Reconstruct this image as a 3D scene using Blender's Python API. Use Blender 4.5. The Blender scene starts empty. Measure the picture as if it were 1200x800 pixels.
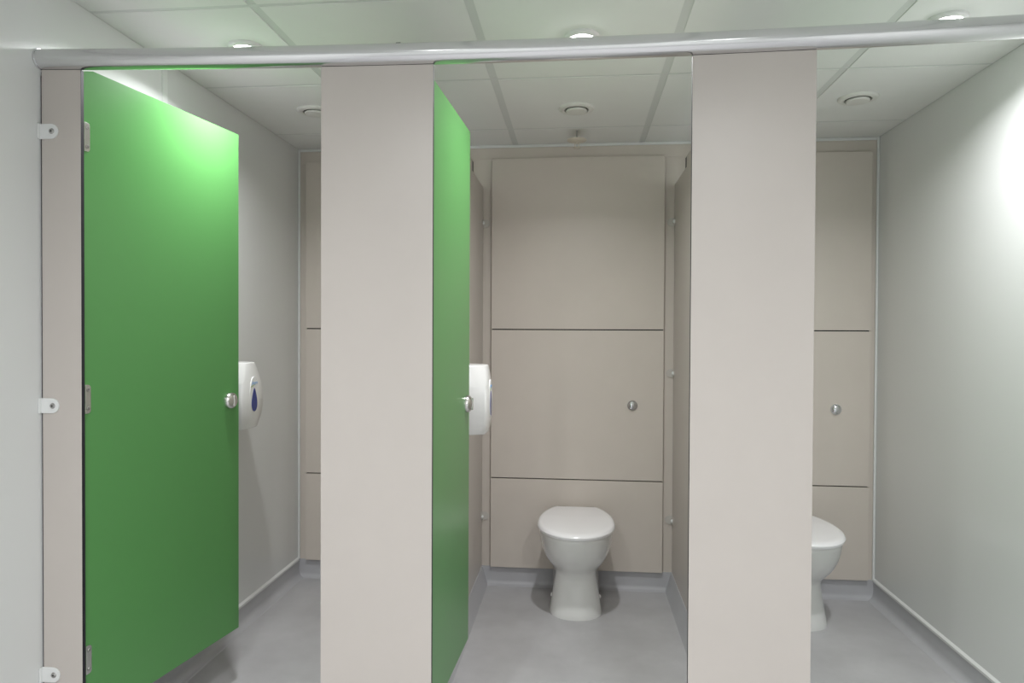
import bpy, bmesh, math, random
from mathutils import Vector, Matrix
random.seed(7)
C = bpy.context.scene.collection
PI = math.pi

# ------------------------------------------------------------------ camera
F_PX, YAW, PITCH, ROLL = 798.42, 0.0954, -0.0129, 0.0048
CAM = Vector((0.0, -1.7174, 1.2943))
cd = bpy.data.cameras.new('camera')
cd.sensor_width = 36.0
cd.sensor_fit = 'HORIZONTAL'
cd.lens = F_PX / 1200 * 36.0
cd.clip_start = 0.02
cam = bpy.data.objects.new('camera', cd)
C.objects.link(cam)
_R = Vector((math.cos(YAW), math.sin(YAW), 0))
_F = Vector((-math.sin(YAW), math.cos(YAW), 0))
_U = Vector((0, 0, 1))
_f = _F * math.cos(PITCH) + _U * math.sin(PITCH)
_u = _U * math.cos(PITCH) - _F * math.sin(PITCH)
_x = _R * math.cos(ROLL) + _u * math.sin(ROLL)
_y = _u * math.cos(ROLL) - _R * math.sin(ROLL)
M4 = Matrix((_x, _y, -_f)).transposed().to_4x4()
M4.translation = CAM
cam.matrix_world = M4
bpy.context.scene.camera = cam

# ------------------------------------------------------------------ world, lights, exposure
w = bpy.data.worlds.new('world')
bpy.context.scene.world = w
w.use_nodes = True
w.node_tree.nodes['Background'].inputs[0].default_value = (0.9, 1.0, 0.95, 1)
w.node_tree.nodes['Background'].inputs[1].default_value = 0.0
vs = bpy.context.scene.view_settings
vs.view_transform = 'Standard'
vs.look = 'None'
vs.gamma = 1.0
vs.use_curve_mapping = False
vs.exposure = 0.68
LAMP_CUBICLE = 6.2        # W of each downlight over a cubicle
LAMP_ROOM = 7.3          # W of each downlight over the washroom floor
LAMP_COLOR = (0.98, 0.985, 1.0)

# ------------------------------------------------------------------ measured room
H = 2.25
XL, XR, YB, YF = -1.463, 1.452, 1.7546, -3.2
T, TX, CR = 0.6345, -0.3184, 1.4826
XP1, XP2 = -0.4835, 0.480          # faces of the two partitions towards the middle cubicle
YPAN = YB - 0.022                  # front of the duct panels
ZS = 0.094                         # skirting height
YFAC = 0.018                       # front of the cubicle panels


# ------------------------------------------------------------------ helpers
def obj(name, bm, mats, parent=None, smooth=False, bevel=0.0, seg=2, angle=40):
    me = bpy.data.meshes.new(name)
    bmesh.ops.recalc_face_normals(bm, faces=bm.faces[:])
    bm.to_mesh(me)
    bm.free()
    o = bpy.data.objects.new(name, me)
    C.objects.link(o)
    for m in (mats if isinstance(mats, (list, tuple)) else [mats]):
        me.materials.append(m)
    if parent:
        o.parent = parent
    if bevel:
        b = o.modifiers.new('bevel', 'BEVEL')
        b.width = bevel
        b.segments = seg
        b.limit_method = 'ANGLE'
        b.angle_limit = math.radians(angle)
        b.harden_normals = False
    if smooth:
        me.polygons.foreach_set('use_smooth', [True] * len(me.polygons))
        me.set_sharp_from_angle(angle=math.radians(45))
    return o


def tag(o, label=None, cat=None, group=None, kind=None):
    if label: o['label'] = label
    if cat: o['category'] = cat
    if group: o['group'] = group
    if kind: o['kind'] = kind
    return o


def thing(name, label, cat, loc=(0, 0, 0), rotz=0.0, group=None):
    o = bpy.data.objects.new(name, None)
    C.objects.link(o)
    o.location = loc
    o.rotation_euler = (0, 0, rotz)
    o.empty_display_size = 0.05
    return tag(o, label, cat, group)


def struct(name, bm, mats, **k):
    return tag(obj(name, bm, mats, **k), kind='structure')


def dup(root, loc, label, rotz=None, group=None):
    r = root.copy()
    C.objects.link(r)
    r.location = loc
    if rotz is not None:
        r.rotation_euler = (0, 0, rotz)
    r['label'] = label
    for ch in list(root.children):
        c = ch.copy()
        C.objects.link(c)
        c.parent = r
        for g in list(ch.children):
            d = g.copy()
            C.objects.link(d)
            d.parent = c
    return r


def bx(bm, x0, x1, y0, y1, z0, z1, mi=0):
    v = [bm.verts.new(p) for p in ((x0, y0, z0), (x1, y0, z0), (x1, y1, z0), (x0, y1, z0),
                                   (x0, y0, z1), (x1, y0, z1), (x1, y1, z1), (x0, y1, z1))]
    for q in ((0, 3, 2, 1), (4, 5, 6, 7), (0, 1, 5, 4), (1, 2, 6, 5), (2, 3, 7, 6), (3, 0, 4, 7)):
        bm.faces.new([v[i] for i in q]).material_index = mi
    return bm


def box(*a):
    return bx(bmesh.new(), *a)


def sheet(axis, x0, x1, y0, y1, z0, z1):
    """board with the core (material 1) showing on its edges; axis = normal of its two faces"""
    bm = box(x0, x1, y0, y1, z0, z1)
    for f in bm.faces:
        f.normal_update()
        f.material_index = 0 if abs(f.normal[axis]) > 0.5 else 1
    return bm


def prism(bm, pts, ax, a0, a1, mi=0, side=None):
    """polygon pts (2D) extruded along axis ax from a0 to a1"""
    def P(p, a):
        return {0: (a, p[0], p[1]), 1: (p[0], a, p[1]), 2: (p[0], p[1], a)}[ax]
    A = [bm.verts.new(P(p, a0)) for p in pts]
    B = [bm.verts.new(P(p, a1)) for p in pts]
    n = len(pts)
    bm.faces.new(A).material_index = mi
    bm.faces.new(B[::-1]).material_index = mi
    for i in range(n):
        f = bm.faces.new((A[i], A[(i + 1) % n], B[(i + 1) % n], B[i]))
        f.material_index = mi if side is None else side
    return bm


def lathe(bm, prof, n=32, c=(0, 0, 0), ax=2, mi=0):
    """prof = (r, h) pairs around axis ax"""
    rings = []
    for r, h in prof:
        if r < 1e-6:
            p = [0, 0, 0]; p[ax] = h
            rings.append([bm.verts.new(Vector(p) + Vector(c))])
        else:
            ring = []
            for i in range(n):
                a = 2 * PI * i / n
                p = [0, 0, 0]
                p[ax] = h
                p[(ax + 1) % 3] = r * math.cos(a)
                p[(ax + 2) % 3] = r * math.sin(a)
                ring.append(bm.verts.new(Vector(p) + Vector(c)))
            rings.append(ring)
    for A, B in zip(rings, rings[1:]):
        for i in range(n):
            j = (i + 1) % n
            if len(A) == 1 and len(B) == 1: continue
            if len(A) == 1: f = bm.faces.new((A[0], B[i], B[j]))
            elif len(B) == 1: f = bm.faces.new((A[i], B[0], A[j]))
            else: f = bm.faces.new((A[i], B[i], B[j], A[j]))
            f.material_index = mi
    return bm


def loft(bm, rings, cap0=True, cap1=True, mi=0):
    V = [[bm.verts.new(p) for p in r] for r in rings]
    n = len(V[0])
    for A, B in zip(V, V[1:]):
        for i in range(n):
            bm.faces.new((A[i], A[(i + 1) % n], B[(i + 1) % n], B[i])).material_index = mi
    if cap0: bm.faces.new(V[0][::-1]).material_index = mi
    if cap1: bm.faces.new(V[-1]).material_index = mi
    return bm


def tube(bm, pts, r, n=20, caps=True):
    rings = []
    for i, p in enumerate(pts):
        p = Vector(p)
        d = (Vector(pts[min(i + 1, len(pts) - 1)]) - Vector(pts[max(i - 1, 0)])).normalized()
        a = d.orthogonal().normalized() if abs(d.x) < 0.9 else d.cross(Vector((0, 0, 1))).normalized()
        b = d.cross(a)
        rings.append([p + r * (a * math.cos(2 * PI * k / n) + b * math.sin(2 * PI * k / n)) for k in range(n)])
    return loft(bm, rings, caps, caps)


def capsule(w2, h0, h1, n=10):
    """2D outline: flat at h0 side, rounded at h1 side; used for bracket leaves (along first coordinate)"""
    pts = [(h0, -w2), (h1 - w2, -w2)]
    for i in range(1, n):
        a = -PI / 2 + PI * i / n
        pts.append((h1 - w2 + w2 * math.cos(a), w2 * math.sin(a)))
    return pts + [(h1 - w2, w2), (h0, w2)]


# ------------------------------------------------------------------ materials
def mat(name, col, rough=0.5, metal=0.0, spec=0.5, coat=0.0, var=0.0, vscale=3.0, bump=0.0, bscale=300.0,
        rvar=0.0, emit=None, estr=0.0, col2=None, detail=4.0):
    m = bpy.data.materials.new(name)
    m.use_nodes = True
    nt = m.node_tree
    b = nt.nodes['Principled BSDF']
    b.inputs['Base Color'].default_value = (*col, 1)
    b.inputs['Roughness'].default_value = rough
    b.inputs['Metallic'].default_value = metal
    b.inputs['Specular IOR Level'].default_value = spec
    if coat:
        b.inputs['Coat Weight'].default_value = coat
        b.inputs['Coat Roughness'].default_value = 0.05
    if emit:
        b.inputs['Emission Color'].default_value = (*emit, 1)
        b.inputs['Emission Strength'].default_value = estr
    tc = nt.nodes.new('ShaderNodeTexCoord')
    if var or rvar:
        nz = nt.nodes.new('ShaderNodeTexNoise')
        nz.inputs['Scale'].default_value = vscale
        nz.inputs['Detail'].default_value = detail
        nz.inputs['Roughness'].default_value = 0.6
        nt.links.new(tc.outputs['Object'], nz.inputs['Vector'])
        rp = nt.nodes.new('ShaderNodeMapRange')
        rp.inputs['From Min'].default_value = 0.3
        rp.inputs['From Max'].default_value = 0.7
        nt.links.new(nz.outputs['Fac'], rp.inputs['Value'])
        if var:
            mx = nt.nodes.new('ShaderNodeMix')
            mx.data_type = 'RGBA'
            mx.inputs['A'].default_value = (*[c * (1 - var) for c in col], 1)
            mx.inputs['B'].default_value = (*(col2 or [min(1, c * (1 + var)) for c in col]), 1)
            nt.links.new(rp.outputs['Result'], mx.inputs['Factor'])
            nt.links.new(mx.outputs['Result'], b.inputs['Base Color'])
        if rvar:
            r2 = nt.nodes.new('ShaderNodeMapRange')
            r2.inputs['To Min'].default_value = rough - rvar
            r2.inputs['To Max'].default_value = rough + rvar
            nt.links.new(rp.outputs['Result'], r2.inputs['Value'])
            nt.links.new(r2.outputs['Result'], b.inputs['Roughness'])
    if bump:
        n2 = nt.nodes.new('ShaderNodeTexNoise')
        n2.inputs['Scale'].default_value = bscale
        n2.inputs['Detail'].default_value = 3
        nt.links.new(tc.outputs['Object'], n2.inputs['Vector'])
        bp = nt.nodes.new('ShaderNodeBump')
        bp.inputs['Strength'].default_value = bump
        bp.inputs['Distance'].default_value = 0.002
        nt.links.new(n2.outputs['Fac'], bp.inputs['Height'])
        nt.links.new(bp.outputs['Normal'], b.inputs['Normal'])
    return m


M_BEIGE = mat('beige_laminate', (0.57, 0.525, 0.487), 0.34, var=0.015, vscale=5, bump=0.06, bscale=500)
M_DUCT = mat('duct_panel_laminate', (0.67, 0.61, 0.55), 0.36, var=0.015, vscale=5, bump=0.05, bscale=500)
M_GREEN = mat('green_laminate', (0.10, 0.30, 0.088), 0.28)
M_CORE = mat('dark_board_core', (0.025, 0.023, 0.03), 0.5, spec=0.25)
M_WALL = mat('white_hygienic_cladding', (0.76, 0.77, 0.76), 0.24)
M_TRIM = mat('white_plastic_trim', (0.80, 0.81, 0.80), 0.35)
M_TILE = mat('ceiling_tile_board', (0.86, 0.87, 0.85), 0.9, var=0.01, vscale=6, bump=0.25, bscale=350)
M_BAR = mat('ceiling_grid_metal', (0.72, 0.74, 0.72), 0.6)
M_VOID = mat('ceiling_void', (0.05, 0.05, 0.05), 0.9)
M_FLOOR = mat('grey_safety_vinyl', (0.50, 0.495, 0.505), 0.42, var=0.13, vscale=3.2, detail=8, rvar=0.06, bump=0.05, bscale=260)
M_COVE = mat('grey_cove_vinyl', (0.50, 0.50, 0.52), 0.40, var=0.05, vscale=4, bump=0.05, bscale=260)
M_ALU = mat('satin_aluminium', (0.72, 0.72, 0.73), 0.17, metal=1.0)
M_STEEL = mat('satin_steel', (0.70, 0.69, 0.67), 0.22, metal=1.0)
M_CHROME = mat('chrome', (0.75, 0.76, 0.78), 0.08, metal=1.0)
M_SCREW = mat('screw_steel', (0.45, 0.44, 0.43), 0.3, metal=1.0)
M_DARK = mat('dark_recess', (0.02, 0.02, 0.02), 0.6)
M_CERAMIC = mat('white_glazed_ceramic', (0.80, 0.80, 0.78), 0.12, coat=0.4)
M_LID = mat('white_plastic_seat', (0.95, 0.94, 0.95), 0.2)
M_ABS = mat('white_dispenser_plastic', (0.92, 0.92, 0.91), 0.22)
M_BLUE = mat('blue_window_plastic', (0.02, 0.04, 0.26), 0.15)
M_MARKB = mat('pale_blue_print', (0.22, 0.42, 0.72), 0.4)
M_MARKG = mat('green_print', (0.30, 0.48, 0.10), 0.4)
M_LAMPTRIM = mat('white_lamp_trim', (0.8, 0.8, 0.79), 0.4)
M_LAMP = mat('lamp_diffuser', (0.9, 0.9, 0.9), 0.5, emit=(0.96, 1.0, 0.98), estr=40.0)
M_VENT = mat('white_valve_enamel', (0.78, 0.78, 0.74), 0.4)
M_CLIP = mat('beige_clip_plastic', (0.60, 0.57, 0.53), 0.4)
M_THROAT = mat('grey_valve_throat', (0.22, 0.22, 0.20), 0.6)
M_BRASS = mat('pale_sprinkler_metal', (0.74, 0.69, 0.60), 0.35, metal=0.3)

# ------------------------------------------------------------------ setting: shell
struct('floor', box(XL - 0.1, XR + 0.1, YF - 0.1, YB + 0.1, -0.1, 0), M_FLOOR)
wl = struct('wall_left', box(XL - 0.1, XL, YF - 0.1, YB + 0.1, 0, H + 0.1), M_WALL)
wr = struct('wall_right', box(XR, XR + 0.1, YF - 0.1, YB + 0.1, 0, H + 0.1), M_WALL)
wb = struct('wall_back', box(XL, XR, YB, YB + 0.1, 0, H + 0.1), M_DUCT)
wf = struct('wall_front', box(XL, XR, YF - 0.1, YF, 0, H + 0.1), M_WALL)

# joint strip on the left wall, corner and head beads
obj('joint_strip', box(XL, XL + 0.003, 0.567, 0.597, ZS, H), M_TRIM, wl, bevel=0.001)
obj('corner_bead', box(XL, XL + 0.011, YB - 0.011, YB, ZS, H), M_TRIM, wl, bevel=0.003)
obj('corner_bead', box(XR - 0.011, XR, YB - 0.011, YB, ZS, H), M_TRIM, wr, bevel=0.003)
obj('head_bead', box(XL + 0.011, XR - 0.011, YB - 0.010, YB, H - 0.014, H), M_TRIM, wb, bevel=0.003)
obj('head_board', box(XL + 0.011, XR - 0.011, YB - 0.002, YB, 2.1755, H - 0.014), M_DUCT, wb)

# duct panels: three columns of three, standing proud of the back wall
ROWS = ((0.0956, 0.5503), (0.5558, 1.308), (1.3135, 2.1777))
for x0, x1 in ((-1.4169, -0.545), (-0.4365, 0.4299), (0.545, 1.415)):
    for z0, z1 in ROWS:
        obj('wall_panel', box(x0, x1, YPAN, YPAN + 0.014, z0, z1), M_DUCT, wb, bevel=0.0012)
    obj('panel_backing', box(x0 + 0.0025, x1 - 0.0025, YPAN + 0.0142, YB, ROWS[0][0] + 0.003, ROWS[2][1] - 0.003), M_DARK, wb)

# ceiling: tiles dropped a little below the grid bars
ce = struct('ceiling', box(XL, XR, YF, YB, H + 0.03, H + 0.13), M_VOID)
gx = [XL] + [TX + k * T for k in range(-1, 3)] + [XR]
gy = [YF] + [CR + k * T for k in range(-7, 1)] + [YB]
BW = 0.0145
for i in range(len(gx) - 1):
    for j in range(len(gy) - 1):
        x0 = gx[i] + (BW if i else 0.002)
        x1 = gx[i + 1] - (BW if i < len(gx) - 2 else 0.002)
        y0 = gy[j] + (BW * 0.55 if j else 0.002)
        y1 = gy[j + 1] - (BW * 0.55 if j < len(gy) - 2 else 0.002)
        obj('ceiling_tile', box(x0, x1, y0, y1, H, H + 0.016), M_TILE, ce)
for x in gx[1:-1]:
    xa, xb = (x - 0.016, x + BW - 0.002) if x < -0.5 else ((x - BW + 0.002, x + 0.016) if x > 0.5 else (x - 0.016, x + 0.016))
    obj('grid_bar', box(xa, xb, YF, YB, H + 0.0025, H + 0.0305), M_BAR, ce)
for y in gy[1:-1]:
    obj('grid_bar', box(XL, XR, y - 0.0058, y + 0.010, H + 0.0015, H + 0.0285), M_BAR, ce)


# coved skirtings
def cove_profile(r=0.032, t=0.004, h=ZS):
    pts = [(0, 0), (0, h), (t, h), (t, r + 0.002)]
    for i in range(1, 8):
        a = PI + (PI / 2) * i / 8
        pts.append((t + r + r * math.cos(a), r + 0.002 + r * math.sin(a)))
    pts += [(t + r, 0.002), (t + r + 0.002, 0)]
    return pts


CP = cove_profile()
bl = struct('baseboard_left', prism(bmesh.new(), [(XL + a, z) for a, z in CP], 1, YF, YB), M_COVE, smooth=True)
br = struct('baseboard_right', prism(bmesh.new(), [(XR - a, z) for a, z in CP], 1, YF, YB), M_COVE, smooth=True)
CPB = cove_profile(0.022, 0.003)
struct('baseboard_back', prism(bmesh.new(), [(YB - a, z) for a, z in CPB], 0, XL, XR), M_COVE, smooth=True)
obj('capping_strip', prism(bmesh.new(), [(XL, ZS - 0.008), (XL + 0.008, ZS - 0.008), (XL + 0.009, ZS + 0.002), (XL, ZS + 0.010)], 1, YF, YB - 0.011), M_TRIM, bl)
obj('capping_strip', prism(bmesh.new(), [(XR, ZS - 0.008), (XR - 0.008, ZS - 0.008), (XR - 0.009, ZS + 0.002), (XR, ZS + 0.010)], 1, YF, YB - 0.011), M_TRIM, br)
# vinyl-clad kerbs under the two partitions
PT = 0.013
for k, (xa, xb) in enumerate(((XP1 - PT, XP1), (XP2, XP2 + PT))):
    KP = [(0.0, ZS), (0.003, ZS - 0.001), (0.010, ZS - 0.026), (0.0175, ZS - 0.052), (0.025, 0.019), (0.031, 0.004), (0.033, 0)]
    L = [(xb + a, z) for a, z in KP]
    R = [(xa - a, z) for a, z in KP][::-1]
    struct('trim_%d' % (k + 1), prism(bmesh.new(), R + L, 1, 0.06, YB - 0.003), M_COVE, smooth=True)


# ------------------------------------------------------------------ partitions between the cubicles
def l_bracket(parent, sx):
    """small white angle in the corner of partition and back wall; sx = side of the partition it is on"""


def partition(xa, xb, label, sx, zs):
    t = thing('cubicle_partition', label, 'partition', ((xa + xb) / 2, 0, ZS), 0, 'partitions between the cubicles')
    cx = (xa + xb) / 2
    y0, y1, y2 = YFAC + PT + 0.0015, 1.384, YB - 0.0045
    pts = [(y0, 0.001), (y2, 0.001), (y2, 2.036 - ZS), (y1, 2.036 - ZS), (y1, 2.083 - ZS), (0.11, 2.083 - ZS), (0.11, 1.985 - ZS), (y0, 1.985 - ZS)]
    obj('board', prism(bmesh.new(), pts, 0, xa - cx, xb - cx, 0, 1), [M_BEIGE, M_CORE], t)
    obj('end_block', box(xa - cx - 0.0005, xb - cx + 0.0005, y1 + 0.0002, y1 + 0.030, 2.0362 - ZS, 2.082 - ZS), M_CORE, t)
    fx = (xb - cx) if sx > 0 else (xa - cx)
    for z in zs:
        bm = bmesh.new()
        # leaf on the partition and leaf on the back wall
        prism(bm, [(YB - 0.003 - a, b + z - ZS) for a, b in capsule(0.021, 0.0, 0.034)], 0, fx, fx + sx * 0.003)
        prism(bm, [(fx + sx * a, b + z - ZS) for a, b in capsule(0.021, 0.0, 0.036)], 1, YB - 0.006, YB - 0.003)
        b = obj('bracket', bm, M_CLIP, t, bevel=0.0008)
        s = bmesh.new()
        lathe(s, [(0, 0.0120), (0.005, 0.0115), (0.0085, 0.009), (0.0095, 0.003)], 16)
        s.transform(Matrix.Translation((fx, YB - 0.026, z - ZS)) @ Matrix.Rotation(sx * PI / 2, 4, 'Y'))
        obj('screw', s, M_TRIM, b, smooth=True)
    return t


partition(XP1 - PT, XP1, 'beige partition on the left side of the middle toilet cubicle, behind the open green door', 1, (1.852, 1.10, 0.352))
partition(XP2, XP2 + PT, 'beige partition on the right side of the middle toilet cubicle', -1, (1.850, 1.096, 0.359))


# ------------------------------------------------------------------ front panels (pilasters)
ZR = 1.9864 + 0.003
def rail_bottom(x):
    # the long rail sags a few millimetres between its ends
    return 1.9842 + (0.0125 if x > -0.08 else 0.0110) * (x + 0.08) ** 2


def front_panel(x0, x1, label):
    cx = (x0 + x1) / 2
    t = thing('cubicle_front_panel', label, 'panel', (cx, YFAC, 0), 0, 'front panels of the cubicles')
    top = min(rail_bottom(x0), rail_bottom(x1)) + 0.0005
    bm = sheet(1, x0 - cx, x1 - cx, 0, PT, 0.15, top)
    for v in bm.verts:
        if v.co.z > 1:
            v.co.z = rail_bottom(cx + v.co.x) - 0.0004
    obj('board', bm, [M_BEIGE, M_CORE], t, bevel=0.0012)
    for k in ((0.5,) if x1 - x0 < 0.2 else (0.22, 0.78)):
        s = bmesh.new()
        lathe(s, [(0, 0), (0.028, 0), (0.028, 0.006), (0.011, 0.012), (0.011, 0.150)], 20, (x0 - cx + (x1 - x0) * k, PT / 2, 0))
        obj('leg', s, M_STEEL, t, smooth=True)
    return t


P0 = front_panel(-1.4586, -1.3441, 'narrow beige front panel fixed to the left wall with three white brackets')
P1 = front_panel(-0.6714, -0.3729, 'wide beige front panel between the left green door and the middle cubicle')
P2 = front_panel(0.2813, 0.5788, 'wide beige front panel between the middle cubicle and the right cubicle')
# white angle brackets between left wall and first panel
cx0 = (-1.4586 - 1.3441) / 2
obj('gap_shade_strip', box(XL + 0.0003 - cx0, -1.4588 - cx0, 0.003, 0.011, 0.15, 1.990), M_CORE, P0)  # dark strip added so the gap at the wall reads as shade
for z in (1.8361, 1.0884, 0.3477):
    bm = bmesh.new()
    prism(bm, [(XL + 0.0005 + a - cx0, b + z) for a, b in capsule(0.0205, 0.0, 0.054, 12)], 1, -0.0035, 0.0)
    bx(bm, XL + 0.0005 - cx0, XL + 0.004 - cx0, -0.012, -0.0030, z - 0.0205, z + 0.0205)
    b = obj('bracket', bm, M_TRIM, P0, bevel=0.0008)
    s = bmesh.new()
    lathe(s, [(0, -0.0045), (0.0022, -0.0045), (0.0024, -0.0065), (0.006, -0.0062), (0.0078, -0.0035)], 18, (XL + 0.0365 - cx0, 0, z), ax=1)
    obj('screw', s, M_SCREW, b, smooth=True)
    s = bmesh.new()
    lathe(s, [(0, -0.0067), (0.0021, -0.0066), (0.0023, -0.005)], 6, (XL + 0.0365 - cx0, 0, z), ax=1)
    obj('screw_socket', s, M_DARK, b)

# ------------------------------------------------------------------ head rail: round tube along the top of the cubicles
RR = 0.0270
rail = thing('head_rail', 'round satin aluminium rail running along the top of the cubicle fronts', 'rail', (0, 0, 2.0))
pts = []
for i in range(41):
    x = XL + 0.0005 + (XR - XL - 0.001) * i / 40
    pts.append((x, 0.0190, rail_bottom(x) + RR - 2.0))
obj('tube', tube(bmesh.new(), pts, RR, 36), M_ALU, rail, smooth=True)
bm = bmesh.new()
for k in range(1):
    lathe(bm, [(0.0268, 0), (0.0285, 0.0), (0.0285, 0.004), (0.0268, 0.004)], 36, (XL + 0.0005, 0.0190, rail_bottom(XL) + RR - 2.0), ax=0)
obj('wall_socket', bm, M_ALU, rail, smooth=True)


# ------------------------------------------------------------------ green doors
def indicator(parent, u, v, z):
    """round satin turn-indicator on the outer (v = 0 side, facing -v) face at u along the door"""
    bm = bmesh.new()
    lathe(bm, [(0, -0.0215), (0.012, -0.021), (0.021, -0.0185), (0.0275, -0.013), (0.0302, -0.006), (0.0305, 0.0)], 36, (u, v, z), ax=1)
    k = obj('indicator_knob', bm, M_STEEL, parent, smooth=True)
    s = box(u - 0.0035, u + 0.0035, v - 0.0245, v - 0.017, z - 0.021, z + 0.021)
    obj('turn_bar', s, M_STEEL, k, bevel=0.0015)


def door(label, hx, ang, width, z0, z1, sd):
    """hinged at (hx, 0); local x runs along the leaf, local -y is its visible face"""
    t = thing('cubicle_door', label, 'door', (hx, YFAC + PT + 0.0035, 0), ang, 'green cubicle doors')
    # the top hinge corner is eased so the leaf passes under the rail
    bm = prism(bmesh.new(), [(0.001, z0), (width, z0), (width, z1), (0.034, z1), (0.001, rail_bottom(hx) + 0.002)], 1, 0.0, PT)
    for f in bm.faces:
        f.normal_update()
        f.material_index = 0 if abs(f.normal.y) > 0.9 else 1
    obj('leaf', bm, [M_GREEN, M_CORE], t)
    for z in (1.8272, 1.1048, 0.380):
        bm = bmesh.new()
        hh, r = 0.040, 0.009
        p = [(0.0035, -hh)]
        for i in range(7):
            a = -PI / 2 + PI / 2 * i / 6
            p.append((0.0215 - r + r * math.cos(a), -hh + r + r * math.sin(a)))
        for i in range(7):
            a = PI / 2 * i / 6
            p.append((0.0215 - r + r * math.cos(a), hh - r + r * math.sin(a)))
        p.append((0.0035, hh))
        prism(bm, [(a, b + z) for a, b in p], 1, -0.0028, 0.0005)
        h = obj('hinge', bm, M_STEEL, t, bevel=0.0006)
        for dz in (-0.026, 0.026):
            s = bmesh.new()
            lathe(s, [(0, -0.0034), (0.002, -0.0034), (0.0026, -0.0048), (0.0045, -0.0046), (0.0052, -0.0034)], 14, (0.0125, 0, z + dz), ax=1)
            obj('screw', s, M_SCREW, h, smooth=True)
    indicator(t, width - sd, 0.0, 1.0442)
    # inner thumb turn
    bm = bmesh.new()
    lathe(bm, [(0.026, PT), (0.026, PT + 0.008), (0.022, PT + 0.011), (0, PT + 0.011)], 24, (width - sd, 0, 1.0442), ax=1)
    bx(bm, width - sd - 0.004, width - sd + 0.004, PT + 0.010, PT + 0.026, 1.027, 1.071)
    obj('thumb_turn', bm, M_STEEL, t, smooth=True)
    return t


D1 = door('green cubicle door standing open beside the left wall, showing its whole face', -1.3515, math.radians(80.5), 0.6606, 0.199, 2.0155, 0.050)
D2 = door('green cubicle door of the middle cubicle, open and seen almost edge-on', -0.4141, math.radians(87.4), 0.6606, 0.195, 2.008, 0.047)


D3 = door('green cubicle door of the right cubicle, folded back behind the wide front panel', 0.5378, math.radians(87.4), 0.6606, 0.199, 2.010, 0.050)


# ------------------------------------------------------------------ tissue dispensers (local: wall at x = 0, +x into the cubicle)
def dispenser(label, loc):
    t = thing('tissue_dispenser', label, 'dispenser', loc, 0, 'toilet tissue dispensers')
    obj('back_plate', box(0.0, 0.022, -0.066, 0.066, -0.142, 0.130), M_ABS, t, bevel=0.004)
    n = 22
    rings = []
    for i in range(n + 1):
        s = i / n
        z = -0.134 + 0.270 * s
        q = (s - 0.42) / (0.42 if s < 0.42 else 0.58)     # 0 at the widest level
        wf_ = (0.094 - 0.032 * q * q) if s < 0.42 else (0.094 - 0.052 * abs(q) ** 1.7)
        ws = 0.099 - 0.010 * q * q
        d = 0.141 - 0.013 * q * q
        e = 0.062 + 0.0 * s
        ring = [(0.0, -ws, z), (e, -ws, z), (d - 0.006, -wf_ - 0.001, z), (d, -wf_ + 0.010, z), (d + 0.003, 0.0, z), (d, wf_ - 0.010, z), (d - 0.006, wf_ + 0.001, z), (e, ws, z), (0.0, ws, z)]
        rings.append(ring)
    c = obj('cover', loft(bmesh.new(), rings), M_ABS, t, smooth=True, bevel=0.004, seg=3, angle=50)
    # raised oval around the window
    bm = bmesh.new()
    pts = [(0.036 * math.cos(a), 0.004 + 0.074 * math.sin(a)) for a in [2 * PI * i / 40 for i in range(40)]]
    prism(bm, pts, 0, 0.136, 0.1437)
    ov = obj('raised_oval', bm, M_ABS, t, smooth=True, bevel=0.0015)
    # teardrop window
    pts = []
    for i in range(40):
        a = 2 * PI * i / 40
        r = math.sin(a)
        zz = math.cos(a)
        pts.append((0.024 * r * (1 - 0.62 * (zz * 0.5 + 0.5) ** 1.3) * 1.25, -0.017 + 0.048 * zz))
    obj('teardrop_window', prism(bmesh.new(), pts, 0, 0.139, 0.1450), M_BLUE, t, bevel=0.0006)
    # printed script word with a swoosh
    fc = bpy.data.curves.new('maker_mark', 'FONT')
    fc.body = 'Jangro'
    fc.size = 0.019
    fc.shear = 0.3
    fc.align_x = 'CENTER'
    fc.extrude = 0.0003
    tmp = bpy.data.objects.new('tmp', fc)
    me = bpy.data.meshes.new_from_object(tmp)
    bpy.data.objects.remove(tmp)
    me.transform(Matrix.Translation((0.1440, 0.003, 0.047)) @ Matrix.Rotation(PI / 2, 4, 'Z') @ Matrix.Rotation(PI / 2, 4, 'X'))
    me.materials.append(M_MARKB)
    o = bpy.data.objects.new('printed_mark', me)
    C.objects.link(o)
    o.parent = ov
    bm = bmesh.new()
    top = [(-0.032 + 0.034 * k / 8, 0.037 + 0.010 * (k / 8) ** 1.5 + 0.0012) for k in range(9)]
    bot = [(-0.032 + 0.034 * k / 8, 0.037 + 0.010 * (k / 8) ** 1.5 - 0.0022 * math.sin(PI * k / 8)) for k in range(8, -1, -1)]
    prism(bm, top + bot, 0, 0.1433, 0.1442)
    obj('printed_swoosh', bm, M_MARKG, ov)
    return t


dispenser('white tissue dispenser with blue teardrop window on the left wall beside the open green door', (XL, 0.966, 1.031))
dispenser('white tissue dispenser on the partition of the middle cubicle, seen from its side', (XP1, 0.966, 1.031))


# ------------------------------------------------------------------ toilets
def d_ring(z, yf, ym, yb, wd, wb_, n=28, ex=2.2):
    """closed outline: rounded front, straight back"""
    pts = []
    for i in range(n + 1):
        a = PI * i / n
        ca, sa = math.cos(a), math.sin(a)
        x = wd * math.copysign(abs(ca) ** (2 / ex), ca)
        y = ym - (ym - yf) * abs(sa) ** (2 / ex)
        pts.append((x, y, z))
    for k in (0.33, 0.66, 1.0):
        pts.append((-(wd + (wb_ - wd) * k ** 1.5), ym + (yb - ym) * k, z))
    for k in (1.0, 0.66, 0.33):
        pts.append(((wd + (wb_ - wd) * k ** 1.5), ym + (yb - ym) * k, z))
    return pts


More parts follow.
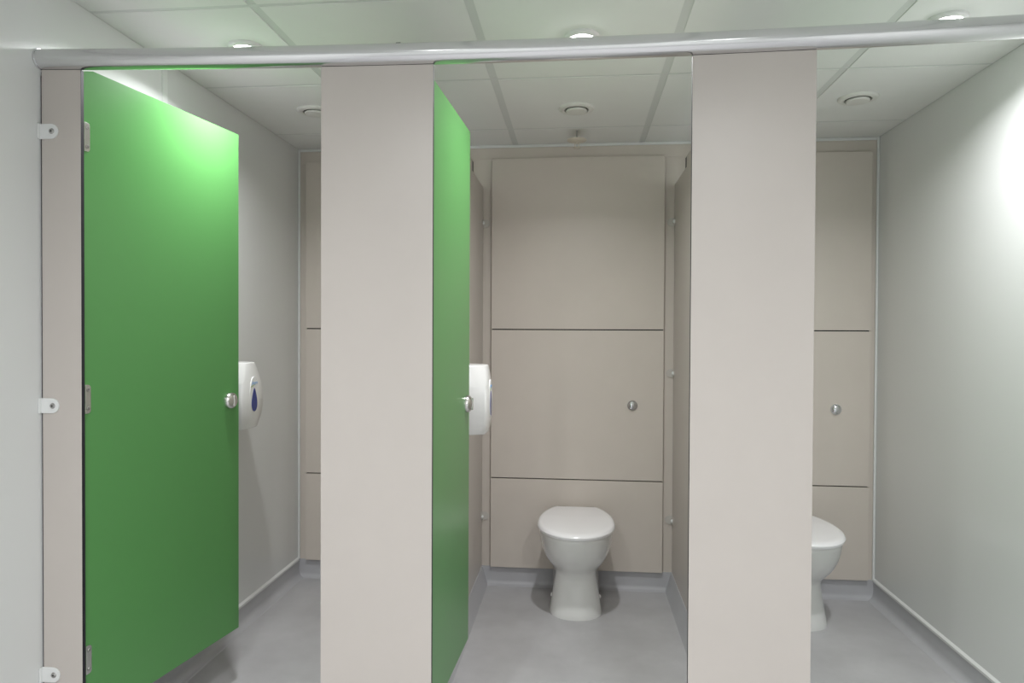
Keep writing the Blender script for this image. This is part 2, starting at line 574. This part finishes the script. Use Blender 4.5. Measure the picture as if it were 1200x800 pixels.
def lid_outline(n=40, grow=0.0, yf=1.213, yb=1.702):
    """lid outline seen from above, flat at the hinge side"""
    pts = []
    ym, wd, wbk = 1.435, 0.1785 + grow, 0.108 + grow
    yf -= grow
    yb += grow * 0.5
    for i in range(n + 1):
        a = PI * i / n
        ca, sa = math.cos(a), math.sin(a)
        pts.append((wd * math.copysign(abs(ca) ** 1.0, ca), ym - (ym - yf) * abs(sa) ** 1.0))
    m = 9
    left = []
    for k in range(1, m + 1):
        q = k / m
        x = wd * math.sqrt(1 - (0.80 * q) ** 2)
        left.append((-x, ym + (yb - ym) * q))
    pts += left + [(-a, b) for a, b in reversed(left)]
    return pts


def toilet(label, x):
    t = thing('toilet', label, 'toilet', (x, 1.4, 0), 0, 'back to wall toilets')
    oy = -1.4
    yb = YPAN - 0.0005
    P = [(0.000, 1.343, 0.121, 0.112), (0.010, 1.343, 0.1205, 0.113), (0.022, 1.346, 0.1180, 0.113), (0.045, 1.350, 0.1145, 0.113), (0.085, 1.357, 0.1075, 0.113),
         (0.130, 1.364, 0.1000, 0.113), (0.165, 1.369, 0.0945, 0.113), (0.185, 1.368, 0.0930, 0.113), (0.200, 1.360, 0.0960, 0.114), (0.215, 1.344, 0.1055, 0.115),
         (0.232, 1.323, 0.1190, 0.117), (0.255, 1.297, 0.1350, 0.119), (0.280, 1.274, 0.1480, 0.122), (0.310, 1.253, 0.1590, 0.125),
         (0.345, 1.238, 0.1670, 0.128), (0.375, 1.230, 0.1700, 0.130), (0.390, 1.228, 0.1700, 0.130), (0.396, 1.232, 0.167, 0.128)]
    rings = []
    for z, yf, wd, wb_ in P:
        ym = 1.47 if z > 0.2 else 1.46
        yb_ = yb if z >= ZS else yb - 0.0
        rings.append([(a, b + oy, c) for a, b, c in d_ring(z, yf, ym, yb_, wd, wb_, ex=2.15)])
    # below the skirting top the pan back clears the cove
    for r, pz in zip(rings, P):
        if pz[0] < ZS:
            for i, (a, b, c) in enumerate(r):
                if b + 1.4 > 1.70:
                    r[i] = (a, 1.70 - 1.4, c)
    obj('pan', loft(bmesh.new(), rings), M_CERAMIC, t, smooth=True)
    seat = [[(a * k, (b - 1.46) * k + 1.46 + oy, z) for a, b in lid_outline()] for z, k in ((0.3975, 0.975), (0.404, 0.975))]
    obj('seat', loft(bmesh.new(), seat), M_LID, t, smooth=True)
    bm = bmesh.new()
    rings = []
    for z, k in ((0.4035, 0.985), (0.4055, 0.998), (0.411, 1.0), (0.418, 0.993), (0.4235, 0.978), (0.427, 0.955), (0.4295, 0.915), (0.4305, 0.85), (0.431, 0.6), (0.4312, 0.3)):
        ring = []
        for a, b in lid_outline():
            y = (b - 1.475) * k + 1.475
            ring.append((a * k, y + oy, z - (0.030 * max(0, 1.50 - y) if z > 0.412 else 0)))
        rings.append(ring)
    obj('lid', loft(bm, rings), M_LID, t, smooth=True)
    for s in (-1, 1):
        bm = bmesh.new()
        lathe(bm, [(0, 0.0), (0.012, 0.0), (0.012, 0.036), (0, 0.036)], 18, (s * 0.07 - 0.018, 1.708 + oy, 0.412), ax=0)
        bx(bm, s * 0.07 - 0.010, s * 0.07 + 0.010, 1.699 + oy, 1.717 + oy, 0.396, 0.412)
        obj('hinge', bm, M_STEEL, t, smooth=True)
        bm = bmesh.new()
        lathe(bm, [(0.0095, -0.006), (0.0095, 0.003), (0.007, 0.0075), (0, 0.0095)], 16)
        bm.transform(Matrix.Translation((s * 0.110, 1.50 + oy, 0.056)) @ Matrix.Rotation(s * PI / 2, 4, 'Y'))
        obj('bolt_cap', bm, M_LID, t, smooth=True)
    return t


T1 = toilet('white toilet with closed lid standing in the middle cubicle', 0.0)
T2 = dup(T1, (1.0, 1.4, 0), 'white toilet with closed lid in the right cubicle, half hidden by the front panel')


# ------------------------------------------------------------------ flush buttons
def flush(label, loc):
    t = thing('flush_button', label, 'button', loc, 0, 'flush buttons on the duct panels')
    bm = bmesh.new()
    lathe(bm, [(0.0265, 0.0), (0.0265, -0.004), (0.0245, -0.0065), (0.0215, -0.0065), (0.0215, -0.003)], 32, ax=1)
    obj('collar', bm, M_CHROME, t, smooth=True)
    bm = bmesh.new()
    lathe(bm, [(0.0210, -0.001), (0.0210, -0.007), (0.019, -0.0105), (0.014, -0.0135), (0.007, -0.0152), (0, -0.0157)], 32, ax=1)
    obj('push_dome', bm, M_CHROME, t, smooth=True)
    return t


FB = flush('round chrome flush button on the duct panel of the middle cubicle', (0.2767, YPAN, 0.933))
dup(FB, (1.2562, YPAN, 0.9285), 'round chrome flush button on the duct panel of the right cubicle')


# ------------------------------------------------------------------ ceiling fittings
def lamp_light(parent, watts, spread):
    ld = bpy.data.lights.new('downlight', 'AREA')
    ld.shape = 'DISK'
    ld.size = 0.070
    ld.energy = watts
    ld.color = LAMP_COLOR
    ld.spread = math.radians(spread)
    o = bpy.data.objects.new('light_source', ld)
    C.objects.link(o)
    o.location = (0, 0, -0.0215)
    o.parent = parent


def downlight(label, x, y, watts, spread=180):
    t = thing('ceiling_downlight', label, 'light', (x, y, H), 0, 'round ceiling downlights')
    bm = bmesh.new()
    lathe(bm, [(0.056, 0.0), (0.0555, -0.005), (0.053, -0.009), (0.045, -0.012), (0.040, -0.012), (0.040, -0.002)], 40)
    obj('trim_ring', bm, M_LAMPTRIM, t, smooth=True)
    bm = bmesh.new()
    lathe(bm, [(0.040, -0.009), (0.037, -0.0145), (0.029, -0.018), (0.015, -0.020), (0, -0.0205)], 40)
    obj('diffuser', bm, M_LAMP, t, smooth=True)
    lamp_light(t, watts, spread)
    return t


downlight('round downlight in the ceiling of the left cubicle, just above the rail', -1.112, 0.486, LAMP_CUBICLE, 150)
downlight('round downlight in the ceiling of the middle cubicle, just above the rail', 0.009, 0.500, LAMP_CUBICLE, 150)
downlight('round downlight in the ceiling of the right cubicle, just above the rail', 1.108, 0.470, LAMP_CUBICLE, 150)
for lx, ly, where in ((-0.635, -1.42, 'left of the camera'), (0.635, -1.42, 'right of the camera'),
                      (-0.635, -2.54, 'added far behind the camera on the left as unseen fill'), (0.635, -2.54, 'added far behind the camera on the right as unseen fill')):  # far row is unseen, added to soften the room light
    downlight('round downlight above the washroom floor, ' + where, lx, ly, LAMP_ROOM, 158)


def valve(label, x, y):
    t = thing('ceiling_air_valve', label, 'vent', (x, y, H), 0, 'round air valves in the ceiling')
    bm = bmesh.new()
    lathe(bm, [(0.076, 0.0), (0.0755, -0.004), (0.070, -0.0085), (0.058, -0.0115), (0.052, -0.0095), (0.050, -0.001)], 44)
    obj('flange', bm, M_VENT, t, smooth=True)
    bm = bmesh.new()
    lathe(bm, [(0.050, -0.0008), (0.0, -0.0008)], 32)
    obj('throat', bm, M_THROAT, t)
    bm = bmesh.new()
    lathe(bm, [(0.0, -0.001), (0.012, -0.001), (0.012, -0.007), (0.042, -0.008), (0.0445, -0.011), (0.042, -0.0165), (0.030, -0.0185), (0, -0.0190)], 40)
    obj('valve_disc', bm, M_VENT, t, smooth=True)
    return t


V1 = valve('round white air valve in the ceiling of the middle cubicle', -0.009, 1.205)
dup(V1, (-1.135, 1.150, H), 'round white air valve in the left cubicle ceiling, partly behind the front panel')
dup(V1, (1.124, 1.170, H), 'round white air valve in the ceiling of the right cubicle')

# sprinkler hanging in the middle cubicle
sp = thing('sprinkler', 'small pendent fire sprinkler hanging from the ceiling of the middle cubicle', 'sprinkler', (-0.0075, 1.53, H))
bm = bmesh.new()
lathe(bm, [(0, 0), (0.0045, 0), (0.0045, -0.047), (0, -0.047)], 14)
obj('drop_pipe', bm, M_SCREW, sp, smooth=True)
bm = bmesh.new()
lathe(bm, [(0.0045, -0.040), (0.030, -0.0405), (0.046, -0.043), (0.047, -0.0455), (0.040, -0.0505), (0.018, -0.0555), (0.010, -0.0565), (0, -0.0565)], 32)
obj('escutcheon', bm, M_BRASS, sp, smooth=True)
bm = bmesh.new()
lathe(bm, [(0.010, -0.056), (0.010, -0.062), (0, -0.062)], 16)
for s in (-1, 1):
    tube(bm, [(s * 0.009, 0, -0.061), (s * 0.0105, 0, -0.070), (s * 0.003, 0, -0.080)], 0.0018, 8)
obj('frame', bm, M_BRASS, sp, smooth=True)
bm = bmesh.new()
lathe(bm, [(0, -0.062), (0.0022, -0.062), (0.0022, -0.079), (0, -0.079)], 10)
obj('glass_bulb', bm, M_CHROME, sp, smooth=True)
bm = bmesh.new()
lathe(bm, [(0, -0.079), (0.015, -0.080), (0.016, -0.0815), (0, -0.0815)], 20)
obj('deflector', bm, M_BRASS, sp, smooth=True)
